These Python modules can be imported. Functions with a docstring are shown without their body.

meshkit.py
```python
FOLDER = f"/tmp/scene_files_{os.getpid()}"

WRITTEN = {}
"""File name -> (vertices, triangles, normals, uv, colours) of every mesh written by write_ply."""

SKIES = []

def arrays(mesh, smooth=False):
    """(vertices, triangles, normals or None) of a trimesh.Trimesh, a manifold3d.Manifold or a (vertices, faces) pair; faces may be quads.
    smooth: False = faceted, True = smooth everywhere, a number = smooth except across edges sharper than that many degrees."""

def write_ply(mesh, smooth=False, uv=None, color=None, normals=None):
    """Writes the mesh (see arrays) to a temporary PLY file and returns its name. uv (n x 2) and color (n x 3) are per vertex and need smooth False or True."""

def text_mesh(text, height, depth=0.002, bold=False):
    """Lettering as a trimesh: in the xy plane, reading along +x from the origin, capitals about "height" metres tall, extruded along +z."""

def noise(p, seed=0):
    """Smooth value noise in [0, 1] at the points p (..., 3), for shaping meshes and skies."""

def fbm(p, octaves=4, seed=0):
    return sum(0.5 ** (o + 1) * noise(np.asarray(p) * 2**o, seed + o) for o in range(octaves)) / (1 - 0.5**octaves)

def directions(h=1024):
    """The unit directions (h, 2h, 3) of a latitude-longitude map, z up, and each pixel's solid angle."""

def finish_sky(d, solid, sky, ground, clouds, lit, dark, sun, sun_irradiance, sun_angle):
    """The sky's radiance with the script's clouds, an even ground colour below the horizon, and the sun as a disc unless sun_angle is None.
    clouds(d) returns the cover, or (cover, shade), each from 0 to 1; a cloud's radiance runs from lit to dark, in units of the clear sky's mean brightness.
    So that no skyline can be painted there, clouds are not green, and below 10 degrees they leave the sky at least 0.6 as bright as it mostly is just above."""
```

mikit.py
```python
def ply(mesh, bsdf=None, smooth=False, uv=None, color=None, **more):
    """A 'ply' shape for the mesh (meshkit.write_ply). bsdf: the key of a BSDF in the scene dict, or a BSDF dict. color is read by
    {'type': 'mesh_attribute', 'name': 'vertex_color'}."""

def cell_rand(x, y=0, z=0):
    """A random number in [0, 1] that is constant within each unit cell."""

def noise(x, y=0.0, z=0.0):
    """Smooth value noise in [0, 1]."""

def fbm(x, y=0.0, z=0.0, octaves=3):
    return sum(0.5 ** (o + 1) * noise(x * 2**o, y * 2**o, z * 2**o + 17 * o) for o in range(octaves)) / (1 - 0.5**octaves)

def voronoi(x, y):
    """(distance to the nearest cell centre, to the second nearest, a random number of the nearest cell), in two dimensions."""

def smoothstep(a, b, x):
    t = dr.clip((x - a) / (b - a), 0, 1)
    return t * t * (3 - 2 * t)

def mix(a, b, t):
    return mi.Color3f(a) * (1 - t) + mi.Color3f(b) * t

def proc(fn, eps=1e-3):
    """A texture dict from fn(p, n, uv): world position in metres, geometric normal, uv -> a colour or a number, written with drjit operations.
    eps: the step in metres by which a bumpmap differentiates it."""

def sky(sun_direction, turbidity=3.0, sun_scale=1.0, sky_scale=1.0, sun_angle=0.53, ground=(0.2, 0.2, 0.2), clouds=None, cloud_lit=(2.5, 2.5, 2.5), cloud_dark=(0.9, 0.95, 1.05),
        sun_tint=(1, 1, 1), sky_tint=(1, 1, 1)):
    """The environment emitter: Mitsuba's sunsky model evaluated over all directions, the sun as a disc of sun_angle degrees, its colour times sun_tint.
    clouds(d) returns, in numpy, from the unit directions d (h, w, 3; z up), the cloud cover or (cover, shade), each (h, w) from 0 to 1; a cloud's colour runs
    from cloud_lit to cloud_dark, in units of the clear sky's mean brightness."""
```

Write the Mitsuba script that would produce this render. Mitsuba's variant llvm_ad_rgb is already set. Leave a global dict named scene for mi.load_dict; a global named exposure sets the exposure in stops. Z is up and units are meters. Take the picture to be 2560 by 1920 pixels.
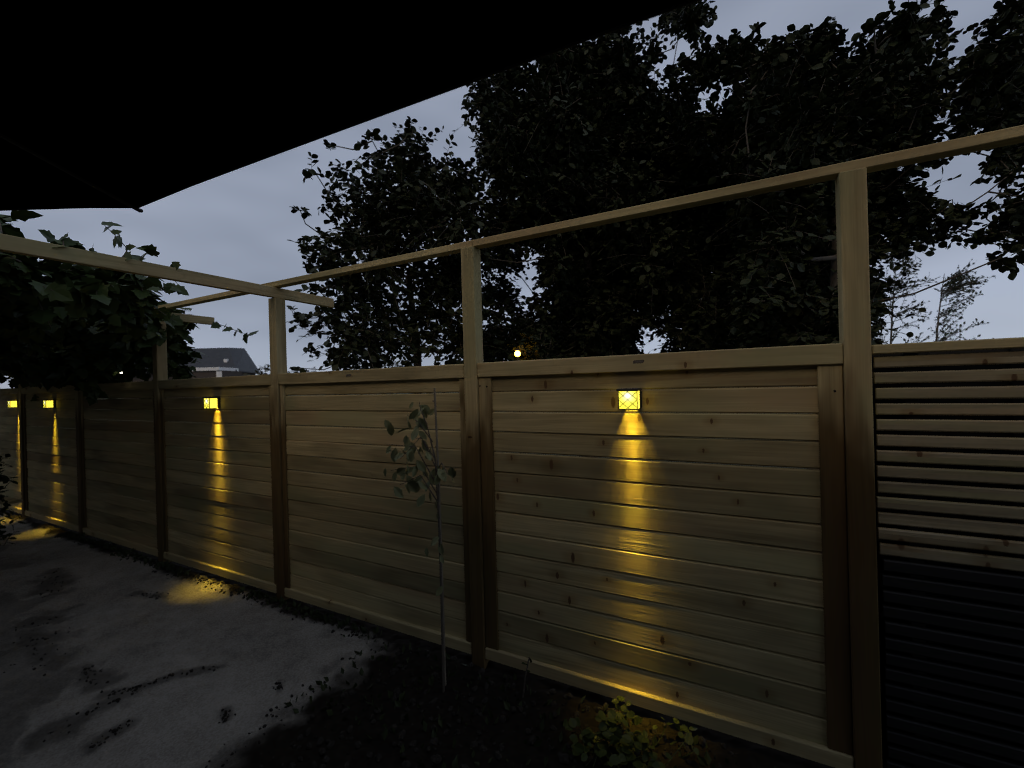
import math, numpy as np, trimesh, mitsuba as mi, drjit as dr, mikit, meshkit
from mikit import noise, fbm, smoothstep, mix, cell_rand, proc
T = mi.ScalarTransform4f
rng = np.random.default_rng(11)
scene, labels = {'type': 'scene'}, {}

# ------------------------------------------------------------------ camera, sky, exposure
# x runs along the fence (right +), y points away from the garden behind the fence, z is up; z = 0 is the underside of the fence panels
EYE = [1.439, -2.245, 1.669]
FWD, UP = [-0.45929, 0.888286, -0.001057], [0.023901, 0.013547, 0.999623]
scene['camera'] = {'type': 'thinlens', 'aperture_radius': 0.003, 'focus_distance': 2.3, 'fov_axis': 'x', 'fov': 99.64, 'near_clip': 0.02, 'far_clip': 2000.0,
                   'to_world': T().look_at(origin=EYE, target=[a + b for a, b in zip(EYE, FWD)], up=UP)}
exposure = 2.95


def cloud_cover(d):
    n = meshkit.fbm(d * np.array([2.0, 2.0, 5.0]) + 7.3, 4)
    high = np.clip((d[..., 2] - 0.15) / 0.75, 0, 1)
    return 0.80 + 0.2 * n, 0.12 + 0.75 * np.clip((n - 0.38) * 3.0, 0, 1) + 0.6 * high * high * (3 - 2 * high)


scene['sky'] = mikit.sky([0.05, -1.0, 0.90], turbidity=4.0, sun_scale=0.032, sun_angle=34.0, sun_tint=(1.0, 0.78, 0.42), sky_scale=0.60, ground=(0.06, 0.06, 0.055), clouds=cloud_cover,
                         cloud_lit=(0.97, 1.04, 1.24), cloud_dark=(0.47, 0.54, 0.69))


# ------------------------------------------------------------------ helpers
taken = set()


def new_key(name, parent=None):
    base = f'{parent}__{name}' if parent else name
    key, n = base, 0
    while key in taken:
        n += 1
        key = f'{base}_{n:03d}'
    taken.add(key)
    return key


def thing(name, label, category, group=None):
    key = new_key(name)
    labels[key] = {'label': label, 'category': category}
    if group:
        labels[key]['group'] = group
    return key


def put(name, mesh, bsdf, parent=None, smooth=False, label=None, kind=None, **more):
    key = new_key(name, parent)
    scene[key] = mikit.ply(mesh, bsdf, smooth=smooth, **more)
    d = {}
    if label:
        d['label'] = label
    if kind:
        d['kind'] = kind
    if d:
        labels[key] = d
    return key


def prism(profile, a, b, axis='x'):
    """A convex profile (list of 2-D points) pushed from a to b along an axis; x: (y, z), y: (x, z), z: (x, y)."""
    p = np.asarray(profile, float)
    n = len(p)
    order = {'x': (0, 1, 2), 'y': (1, 0, 2), 'z': (2, 0, 1)}[axis]
    v = np.zeros((2 * n, 3))
    v[:n, order[0]], v[n:, order[0]] = a, b
    for k in (0, 1):
        v[:n, order[k + 1]] = v[n:, order[k + 1]] = p[:, k]
    f = [[i, (i + 1) % n, n + (i + 1) % n] for i in range(n)] + [[i, n + (i + 1) % n, n + i] for i in range(n)]
    f += [[0, i + 1, i] for i in range(1, n - 1)] + [[n, n + i, n + i + 1] for i in range(1, n - 1)]
    m = trimesh.Trimesh(v, f, process=False)
    if m.volume < 0:
        m.invert()
    return m


def box(x0, x1, y0, y1, z0, z1, c=0.003):
    """A box with small chamfers on the long edges and ends."""
    lo, hi = np.array([x0, y0, z0], float), np.array([x1, y1, z1], float)
    pts = []
    for s in np.ndindex(2, 2, 2):
        corner = np.where(np.array(s) == 0, lo, hi)
        inward = np.where(np.array(s) == 0, 1.0, -1.0) * c
        for k in range(3):
            q = corner + inward
            q[k] = corner[k]
            pts.append(q)
    return trimesh.convex.convex_hull(np.array(pts))


def tube(points, radii, sides=6):
    p = np.asarray(points, float)
    t = np.gradient(p, axis=0)
    t /= np.linalg.norm(t, axis=1, keepdims=True) + 1e-12
    a = np.cross(t, np.where(np.abs(t[:, 2:]) < 0.9, [0, 0, 1.0], [1.0, 0, 0]))
    a /= np.linalg.norm(a, axis=1, keepdims=True) + 1e-12
    b, ang = np.cross(t, a), np.arange(sides) * 2 * np.pi / sides
    r = np.broadcast_to(radii, (len(p),))
    v = (p[:, None] + r[:, None, None] * (np.cos(ang)[None, :, None] * a[:, None] + np.sin(ang)[None, :, None] * b[:, None])).reshape(-1, 3)
    i, j = np.meshgrid(np.arange(len(p) - 1), np.arange(sides), indexing='ij')
    q = np.stack([i * sides + j, i * sides + (j + 1) % sides, (i + 1) * sides + (j + 1) % sides, (i + 1) * sides + j], -1).reshape(-1, 4)
    f = np.vstack([q[:, [0, 1, 2]], q[:, [0, 2, 3]]])
    n = len(v)
    v = np.vstack([v, p[0], p[-1]])
    e = (len(p) - 1) * sides
    caps = [[n, (k + 1) % sides, k] for k in range(sides)] + [[n + 1, e + k, e + (k + 1) % sides] for k in range(sides)]
    return trimesh.Trimesh(v, np.vstack([f, caps]), process=False)


def join(ms):
    off, vs, fs = 0, [], []
    for m in ms:
        v, f = (m.vertices, m.faces) if hasattr(m, 'vertices') else m
        vs.append(np.asarray(v)); fs.append(np.asarray(f) + off); off += len(v)
    return trimesh.Trimesh(np.vstack(vs), np.vstack(fs), process=False)


def unit(v):
    v = np.asarray(v, float)
    return v / (np.linalg.norm(v, axis=-1, keepdims=True) + 1e-12)


# leaf outlines in (along, across, lift): a list of rim points round a folded midrib
OVAL = (np.array([[0, 0, 0], [.25, .20, .03], [.55, .27, .05], [.82, .16, .03], [1, 0, -.04], [.82, -.16, .03], [.55, -.27, .05], [.25, -.20, .03]]),
        np.array([[0, 2, 1], [0, 4, 2], [2, 4, 3], [0, 7, 6], [0, 6, 4], [6, 5, 4]]))
OVATE = (OVAL[0] * [1, 1.38, 1], OVAL[1])
DIAMOND = (np.array([[0, 0, 0], [.45, .27, .05], [1, 0, -.05], [.45, -.27, .05]]), np.array([[0, 2, 1], [0, 3, 2]]))
LOBED = (np.array([[.12, 0, 0], [-.08, .16, .02], [-.02, .42, .05], [.18, .36, .04], [.38, .56, .03], [.50, .34, .03], [.66, .30, .02], [1.0, 0, -.06],
                   [.66, -.30, .02], [.50, -.34, .03], [.38, -.56, .03], [.18, -.36, .04], [-.02, -.42, .05], [-.08, -.16, .02]]),
         np.array([[0, k + 1, k] for k in range(1, 13)] + [[0, 1, 13]]))
ROUND = (np.array([[0, 0, 0], [.10, .26, .03], [.42, .42, .06], [.76, .30, .04], [1, 0, -.03], [.76, -.30, .04], [.42, -.42, .06], [.10, -.26, .03]]),
         np.array([[0, 2, 1], [0, 4, 2], [2, 4, 3], [0, 7, 6], [0, 6, 4], [6, 5, 4]]))


def leaves(shape, base, along, normal, size):
    """Many leaves at once as one vertex and face array: base (n, 3), along and normal directions, size (n,)."""
    sv, sf = shape
    along = unit(along)
    side = unit(np.cross(normal, along))
    up = np.cross(along, side)
    s = np.asarray(size)[:, None, None]
    v = base[:, None] + s * (sv[None, :, :1] * along[:, None] + sv[None, :, 1:2] * side[:, None] + sv[None, :, 2:] * up[:, None])
    f = sf[None] + (np.arange(len(base)) * len(sv))[:, None, None]
    return v, f.reshape(-1, 3)


def leaf_parts(parent, name, v, sf, bsdf, idx, rest_name, rest_bsdf=None, rest_label=None):
    """The leaves of idx as parts of their own, all others as one part."""
    mask = np.zeros(len(v), bool)
    mask[idx] = True
    for i in idx:
        put(name, (v[i], sf), bsdf, parent)
    o = v[~mask]
    if len(o):
        f = sf[None] + (np.arange(len(o)) * o.shape[1])[:, None, None]
        put(rest_name, (o.reshape(-1, 3), f.reshape(-1, 3)), rest_bsdf or bsdf, parent, kind='stuff', label=rest_label)


# ------------------------------------------------------------------ materials
def wood_tone(x, z, seed, light, dark, red, green, amount=1.0):
    """Sawn softwood: x runs with the grain, z across it (metres)."""
    blotch = fbm(x * 1.9 + 5.0, z * 10.0, seed + 31.0, 3)
    g = fbm(x * 2.2 + seed * 7.1, z * 95.0 + fbm(x * 1.3, z * 9.0 + seed, 2) * 7.0, seed, 3)
    streak = fbm(x * 6.0, z * 260.0, seed + 3.0, 2)
    c = mix(light, dark, dr.clip(1.25 * g + 0.75 * streak - 0.50, 0, 1) * amount) * (1.12 - 0.42 * smoothstep(0.42, 0.78, blotch))
    c = mix(c, red, 0.55 * smoothstep(0.52, 0.75, fbm(x * 1.1 + 3.7, z * 7.0, seed + 9.0, 3)))
    return mix(c, green, 0.60 * smoothstep(0.50, 0.72, fbm(x * 1.6 + 11.0, z * 5.0, seed + 21.0, 3)))


def knots(c, x, z, pitch, row, spacing):
    """Dark oval knots, at most one in each stretch of a board."""
    u = x / spacing + cell_rand(row, 5.0, 1.0)
    k = dr.floor(u)
    kx = (k + 0.2 + 0.6 * cell_rand(k, row, 2.0) - cell_rand(row, 5.0, 1.0)) * spacing
    kz = (row + 0.2 + 0.6 * cell_rand(k, row, 3.0)) * pitch
    r = 0.005 + 0.010 * cell_rand(k, row, 4.0)
    on = dr.select(cell_rand(k, row, 6.0) < 0.42, 1.0, 0.0)
    dx, dz = x - kx, z - kz
    d = dr.sqrt(dr.square(dx) + dr.square(dz / (0.8 + 2.2 * cell_rand(k, row, 7.0))) + 1e-9)
    halo = 1 - smoothstep(r * 0.9, r * 4.2, dr.sqrt(dr.square(dx / 1.7) + dr.square(dz / 1.2) + 1e-9))
    c = mix(c, c * mi.Color3f(0.72, 0.62, 0.52), 0.65 * halo * on)
    return mix(c, mi.Color3f(0.10, 0.055, 0.028), (1 - smoothstep(r * 0.55, r * 1.05, d)) * on * 0.9)


LIGHT, DARK, RED, GREEN = (0.48, 0.40, 0.215), (0.32, 0.255, 0.128), (0.40, 0.28, 0.15), (0.33, 0.315, 0.16)


def board_color(p, n, uv):
    row = dr.floor((p.z - 0.062) / 0.12)
    panel = dr.floor(p.x / 1.887)
    seed = row * 1.7 + panel * 3.3
    tone = 0.68 + 0.44 * cell_rand(row, panel, 8.0)
    c = wood_tone(p.x, p.z, seed, LIGHT, DARK, RED, GREEN) * tone
    return knots(c, p.x, p.z - 0.062, 0.12, row + panel * 40.0, 0.34)


def rail_color(p, n, uv):
    c = wood_tone(p.x, p.z * 0.8 + p.y * 0.6, 4.4, LIGHT, DARK, RED, GREEN)
    return knots(c, p.x, p.z, 0.088, dr.floor(p.z / 0.088), 0.46)


def post_color(p, n, uv):
    """Upright timber; below a ragged line the wood turns a darker red brown."""
    s = dr.floor(p.x / 1.887 + 0.5)
    c = wood_tone(p.z, p.x + p.y * 0.7, 8.8 + s * 2.0, LIGHT, DARK, RED, GREEN)
    c = knots(c, p.z, p.x - s * 1.887 + 0.05, 0.1, s, 0.40)
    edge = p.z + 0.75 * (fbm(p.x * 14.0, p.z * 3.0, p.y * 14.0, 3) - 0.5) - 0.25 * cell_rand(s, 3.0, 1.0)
    lower_dark = 1 - smoothstep(1.22, 1.62, edge)  # darker red brown towards the bottom
    return mix(c, c * mi.Color3f(0.29, 0.235, 0.19), lower_dark)


def beam_color(p, n, uv):
    return wood_tone(p.x, p.z * 0.9 + p.y * 0.8, 1.9, (0.56, 0.475, 0.25), (0.42, 0.345, 0.17), RED, GREEN)


def cross_color(p, n, uv):
    return wood_tone(p.y, p.z * 0.9 + p.x * 0.8, 6.1, LIGHT, DARK, RED, GREEN)


def slat_color(p, n, uv):
    row = dr.floor(p.z / 0.0636)
    tone = 0.72 + 0.35 * cell_rand(row, 2.0, 8.0)
    c = wood_tone(p.x, p.z, row * 2.3, (0.36, 0.31, 0.20), (0.25, 0.21, 0.13), RED, GREEN) * tone
    return knots(c, p.x, p.z, 0.0636, row, 0.42)


def grain_height(axis):
    def h(p, n, uv):
        a, b = (p.x, p.z + p.y) if axis == 'x' else (p.z, p.x + p.y)
        return fbm(a * 5.0, b * 180.0, 2.0, 2)
    return h


def wood(name, fn, axis, rough=0.88):
    scene[name] = {'type': 'bumpmap', 'arbitrary': {**proc(grain_height(axis), eps=6e-4)}, 'scale': 0.0006,
                   'bsdf': {'type': 'principled', 'base_color': proc(fn), 'roughness': rough, 'specular': 0.08}}


wood('board_wood', board_color, 'x')
wood('rail_wood', rail_color, 'x')
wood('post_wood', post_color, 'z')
wood('beam_wood', beam_color, 'x')
wood('cross_wood', cross_color, 'x')
wood('slat_wood', slat_color, 'x')


def black_wood_color(p, n, uv):
    return mix((0.0055, 0.0052, 0.0045), (0.012, 0.011, 0.0095), fbm(p.x * 3.0, p.z * 80.0, 1.0, 3))


def plain(name, color, rough=0.6, **more):
    scene[name] = {'type': 'principled', 'base_color': proc(color) if callable(color) else {'type': 'rgb', 'value': list(color)}, 'roughness': rough, **more}


plain('black_wood', black_wood_color, 0.7)
plain('black_metal', (0.018, 0.017, 0.016), 0.45)
plain('tag_metal', lambda p, n, uv: mix((0.05, 0.045, 0.04), (0.16, 0.14, 0.11), fbm(p.x * 160, p.z * 160, 0.0, 2)), 0.5)
plain('cane', lambda p, n, uv: mix((0.26, 0.23, 0.175), (0.14, 0.115, 0.08), fbm(p.z * 8.0, p.x * 90.0, p.y * 90.0, 3)), 0.55)
plain('canopy_fabric', lambda p, n, uv: mix((0.010, 0.010, 0.011), (0.017, 0.017, 0.018), fbm(p.x * 40, p.y * 40, 0.0, 2)), 0.9)
plain('bark', lambda p, n, uv: mix((0.055, 0.045, 0.035), (0.13, 0.11, 0.085), fbm(p.x * 30, p.y * 30, p.z * 9, 3)), 0.85)


def leaf_bsdf(name, a, b, freq=6.0, rough=0.5, thin=0.0):
    tex = proc(lambda p, n, uv: mix(a, b, fbm(p.x * freq, p.y * freq, p.z * freq, 2)))
    scene[name] = {'type': 'twosided', 'bsdf': {'type': 'principled', 'base_color': tex, 'roughness': rough, 'specular': 0.25}}


leaf_bsdf('tree_leaf', (0.015, 0.022, 0.008), (0.036, 0.046, 0.016), 3.0, 0.6)
leaf_bsdf('vine_leaf', (0.022, 0.042, 0.012), (0.068, 0.098, 0.028), 4.0, 0.5)
leaf_bsdf('sapling_leaf', (0.09, 0.11, 0.05), (0.30, 0.30, 0.15), 14.0, 0.5)
leaf_bsdf('bush_leaf', (0.030, 0.045, 0.010), (0.075, 0.088, 0.022), 12.0, 0.5)
leaf_bsdf('hedge_leaf', (0.035, 0.040, 0.020), (0.075, 0.070, 0.035), 1.0, 0.6)
leaf_bsdf('grass_blade', (0.02, 0.03, 0.012), (0.05, 0.06, 0.02), 5.0, 0.6)


# ------------------------------------------------------------------ the ground
def soil_mask(x, y, where=np):
    """0 on the pale sand, 1 on the dark soil; works in numpy and in drjit."""
    if where is np:
        f = lambda a, b, s, o: meshkit.fbm(np.stack([a, b, np.zeros_like(a) + s], -1), o)
        sm = lambda a, b, t: (lambda q: q * q * (3 - 2 * q))(np.clip((t - a) / (b - a), 0, 1))
        mx = np.maximum
    else:
        f = lambda a, b, s, o: fbm(a, b, s, o)
        sm, mx = smoothstep, dr.maximum
    w = f(x * 3.1 + 40, y * 3.1 + 40, 3.0, 4) - 0.5
    w2 = f(x * 9.0 + 60, y * 9.0 + 60, 5.0, 3) - 0.5
    bed = sm(-0.13, 0.13, x + 0.74 + 0.30 * w + 0.22 * w2 + 0.05 * (y + 0.5))
    strip = sm(-0.03, 0.05, y + 0.105 + 0.15 * w + 0.07 * w2)
    far = sm(0.0, 0.12, -1.25 + 0.9 * w - (x + 2.1) * 0.16 - y * 1.0 + 0.1 * w2) * sm(0.2, 0.6, -x - 1.2)
    out = mx(bed, strip)
    for ax, ay, bx, by, r in STREAKS:
        dx, dy = bx - ax, by - ay
        t = ((x - ax) * dx + (y - ay) * dy) / (dx * dx + dy * dy)
        t = np.clip(t, 0, 1) if where is np else dr.clip(t, 0, 1)
        q = (x - ax - t * dx) * (x - ax - t * dx) + (y - ay - t * dy) * (y - ay - t * dy)
        q = (np.sqrt(q) if where is np else dr.sqrt(q + 1e-9)) / r + 1.6 * w + 2.2 * w2
        out = mx(out, 0.6 * (1 - sm(0.1, 1.5, q)))
    return mx(out, far * 0.4)


STREAKS = [(-1.46, -0.69, -1.68, -0.93, 0.035), (-1.66, -0.92, -1.80, -1.14, 0.05), (-1.72, -1.0, -1.70, -1.40, 0.075), (-1.42, -1.18, -1.41, -1.32, 0.05), (-2.3, -1.08, -1.95, -1.10, 0.06),
           (-1.0, -0.63, -0.93, -0.68, 0.03), (-3.2, -0.42, -2.9, -0.36, 0.06), (-3.4, -1.0, -2.5, -1.2, 0.16), (-4.6, -0.55, -3.9, -0.75, 0.12), (-1.05, -0.9, -0.98, -0.94, 0.03)]


def ground_height(x, y):
    p = np.stack([x, y, np.zeros_like(x)], -1)
    m = soil_mask(x, y)
    h = -0.062 + 0.035 * (meshkit.fbm(p * 1.7 + 3, 3) - 0.5) + 0.020 * (meshkit.fbm(p * 7 + 8, 4) - 0.5)
    clod = meshkit.fbm(p * 26 + 5, 3)
    h = h + m * (0.050 * (clod - 0.45) + 0.004)
    near = np.clip((y + 0.25) / 0.2, 0, 1)
    return h + near * np.clip(1 - np.abs(y + 0.04) / 0.12, 0, 1) * 0.018 * (x < -0.7)


def ground_color(p, n, uv):
    m = soil_mask(p.x, p.y, dr)
    s = fbm(p.x * 130.0, p.y * 130.0, 1.0, 2)
    b = fbm(p.x * 2.3, p.y * 2.3, 4.0, 3)
    b2 = fbm(p.x * 12.0, p.y * 12.0, 7.0, 3)
    sand = mix((0.20, 0.18, 0.15), (0.40, 0.365, 0.31), dr.clip(1.0 * s + 0.9 * b + 0.7 * b2 - 0.75, 0, 1))
    soil = mix((0.010, 0.008, 0.006), (0.028, 0.022, 0.016), fbm(p.x * 40.0, p.y * 40.0, 2.0, 3))
    return mix(sand, soil, m)


plain('garden_soil', ground_color, 0.95, specular=0.1)
gx, gy = np.meshgrid(np.linspace(-13, 5, 600), np.concatenate([np.linspace(-7, -2.2, 60)[:-1], np.linspace(-2.2, 0.30, 130)]), indexing='ij')
gv = np.stack([gx, gy, ground_height(gx, gy)], -1).reshape(-1, 3)
ny = gx.shape[1]
ii, jj = np.meshgrid(np.arange(gx.shape[0] - 1), np.arange(ny - 1), indexing='ij')
gq = np.stack([ii * ny + jj, (ii + 1) * ny + jj, (ii + 1) * ny + jj + 1, ii * ny + jj + 1], -1).reshape(-1, 4)
put('garden_ground', (gv, gq), 'garden_soil', smooth=True, kind='structure')
plain('field_ground', lambda p, n, uv: mix((0.03, 0.035, 0.018), (0.07, 0.07, 0.035), fbm(p.x * 0.8, p.y * 0.8, 1.0, 4)), 0.95)
put('field', (np.array([[-900, -900, -0.20], [900, -900, -0.20], [900, 900, -0.20], [-900, 900, -0.20]], float), np.array([[0, 1, 2, 3]])), 'field_ground', kind='structure')

# ------------------------------------------------------------------ fence posts
P = 1.887
POST_LABELS = ['thick timber post right of the nearest lamp panel, between it and the slat screen', 'timber post carrying the long beam, between the plant panel and the nearest lamp panel',
               'timber post under the crossing of the long beam and the cross beam', 'timber post half hidden by the vine, second from the left crossing beam',
               'dim timber post under the hanging vine, between the second and third lamp', 'far timber post beside the leftmost lamp']
for k in range(6):
    x = P - k * P
    key = thing('fence_post', POST_LABELS[k], 'post', 'square timber posts of the fence')
    top = 2.5085 if k < 2 else 2.417
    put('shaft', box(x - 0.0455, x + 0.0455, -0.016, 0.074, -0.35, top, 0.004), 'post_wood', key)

# ------------------------------------------------------------------ fence panels
PANEL_LABELS = ['tan board fence panel with the nearest yellow lamp on it', 'tan board fence panel behind the staked sapling', 'dim board fence panel with the second lamp, left of the crossing beams',
                'dark unlit board fence panel under the vine, without a lamp', 'far board fence panel with the third lamp', 'leftmost far board fence panel with the fourth lamp']


def board_mesh(x0, x1, z0, z1, y):
    c = 0.0065
    m = prism([(y + c, z0), (y, z0 + c), (y, z1 - c), (y + c, z1), (y + 0.019, z1), (y + 0.019, z0)], 0.0, 1.0)
    v, f = [], []
    n, a, b, ph = 5, float(rng.normal(0, 0.0011)), float(rng.normal(0, 0.0013)), float(rng.uniform(0, 6))
    rim = m.vertices[:6]
    for k in range(n):
        t = k / (n - 1)
        p = rim.copy()
        p[:, 0] = x0 + (x1 - x0) * t
        p[:, 1] += b * math.sin(math.pi * t + ph)
        p[:, 2] += a * math.sin(2.6 * math.pi * t + ph)
        v.append(p)
    for k in range(n - 1):
        for i in range(6):
            p, q = k * 6 + i, k * 6 + (i + 1) % 6
            f += [[p, q, q + 6], [p, q + 6, p + 6]]
    f += [[0, i + 1, i] for i in range(1, 5)] + [[6 * n - 6, 6 * n - 6 + i, 6 * n - 5 + i] for i in range(1, 5)]
    w = trimesh.Trimesh(np.vstack(v), f, process=False)
    if w.volume < 0:
        w.invert()
    return w


for k in range(6):
    x0, x1 = P - (k + 1) * P + 0.0475, P - k * P - 0.0475
    key = thing('board_fence', PANEL_LABELS[k], 'fence panel', 'horizontal board fence panels')
    st = 0.086 if k == 0 else 0.046
    dz = float(rng.normal(0, 0.002)) if k else 0.0
    put('top_rail', box(x0, x1, -0.012, 0.044, 1.712 + dz, 1.80 + dz, 0.004), 'rail_wood', key)
    put('bottom_rail', box(x0, x1, -0.010, 0.044, 0.0, 0.068, 0.004), 'rail_wood', key)
    for s in (0, 1):
        a = x0 + 0.001 if s == 0 else x1 - st - 0.001
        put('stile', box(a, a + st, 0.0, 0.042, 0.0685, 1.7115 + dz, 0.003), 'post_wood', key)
    zs = [0.062 + 0.12 * i for i in range(14)]
    for i, z in enumerate(zs):
        y = 0.014 + float(rng.normal(0, 0.0012))
        zz = float(rng.normal(0, 0.0008))
        a, b = x0 + st - 0.004, x1 - st + 0.004
        z1 = min(z + 0.1175, 1.716)
        if i == 13:
            z1 = 1.73
        put('board', board_mesh(a, b, z + zz, z1 + zz, y), 'board_wood', key)
    if k < 2:
        tx = x0 + (0.96 if k == 0 else 0.80)
        tag = trimesh.creation.extrude_polygon(__import__('shapely').Polygon([(-0.026, -0.008), (0.020, -0.008), (0.027, -0.001), (0.026, 0.008), (-0.021, 0.008), (-0.028, 0.001)]), 0.0015)
        tag.apply_transform(trimesh.transformations.rotation_matrix(math.pi / 2, [1, 0, 0]))
        tag.apply_translation([tx, -0.0125, 1.762 + dz])
        put('metal_tag', tag, 'tag_metal', key, label='small dark metal tag on the top rail')
    if k == 0:
        for sx, sz in ((x0 + 0.012, 1.66), (x0 + 0.06, 1.655), (x1 - 0.03, 1.60)):
            put('screw', trimesh.creation.cylinder(0.005, 0.004, sections=10, transform=trimesh.transformations.rotation_matrix(math.pi / 2, [1, 0, 0])).apply_translation([sx, -0.001, sz]), 'black_metal', key)

# ------------------------------------------------------------------ beams
for i, (a, b) in enumerate(((-9.2, 0.03), (0.033, 5.2))):
    key = thing('long_beam', ['thin long timber beam running over the fence posts from the vine to the middle post', 'thin long timber beam running over the thick right post out of the picture'][i], 'beam')
    v = box(a, b, -0.004, 0.062, 2.509, 2.551, 0.003)
    put('timber', v, 'beam_wood', key)
for i, (bx, by0, by1, zt) in enumerate(((-1.857, -1.75, 0.575, 2.503), (-3.744, -3.9, 0.547, 2.503), (-5.63, -3.9, 0.5, 2.503))):
    key = thing('cross_beam', ['timber cross beam running from upper left over the post to a free end behind the fence', 'timber cross beam in the vine, its free end sticking out at right', 'timber cross beam hidden deep in the vine'][i], 'beam')
    put('timber', box(bx - 0.045, bx, by0, by1, 2.421, zt, 0.003), 'cross_wood', key)
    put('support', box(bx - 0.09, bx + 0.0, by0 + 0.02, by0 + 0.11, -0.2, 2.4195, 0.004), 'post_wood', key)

# ------------------------------------------------------------------ slat screen on the right
key = thing('slat_screen', 'screen of thin horizontal slats with dark gaps, at the right edge of the picture', 'slat screen')
sx0, sx1 = 1.942, 4.1
put('top_rail', box(sx0 - 0.006, sx1, -0.012, 0.035, 1.748, 1.786, 0.004), 'rail_wood', key)
for i in range(27):
    zc = 1.714 - 0.0636 * i
    lit = i < 13  # upper slats take the wood colour, lower ones the black
    yy = 0.004 + float(rng.normal(0, 0.0015))
    h = 0.0228
    prof = [(yy + 0.004, zc - h), (yy, zc - h + 0.005), (yy, zc + h - 0.005), (yy + 0.004, zc + h), (yy + 0.018, zc + h), (yy + 0.018, zc - h)]
    put('slat', prism(prof, sx0 + float(rng.uniform(0, 0.006)) + (0.0 if lit else 0.01), sx1), 'slat_wood' if lit else 'black_wood', key, label=None if lit else 'black slat')
for ux in (sx0 + 0.10, sx0 + 1.1, sx1 - 0.1):
    put('upright', box(ux, ux + 0.045, 0.024, 0.065, -0.1, 1.747, 0.003), 'black_wood', key, label='dark upright behind the slats')
key = thing('slat_backing', 'dark boarding standing close behind the slat screen', 'boarding')
for i in range(9):
    ly = 0.085 + 0.017 * (i % 2)
    put('board', box(sx0 - 0.07 + 0.25 * i, sx0 + 0.20 + 0.25 * i, ly, ly + 0.015, -0.2, 1.757, 0.002), 'black_wood', key)

# ------------------------------------------------------------------ wall lamps
LAMP = (1.0, 0.69, 0.055)
SPOTS = [(22.0, 1.0, 8.0, 0.21), (13.5, 4.0, 0.0, 0.60), (7.0, 0.5, 1.8, 1.25)]   # cutoff, beam width, tilt towards the boards, intensity


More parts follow.
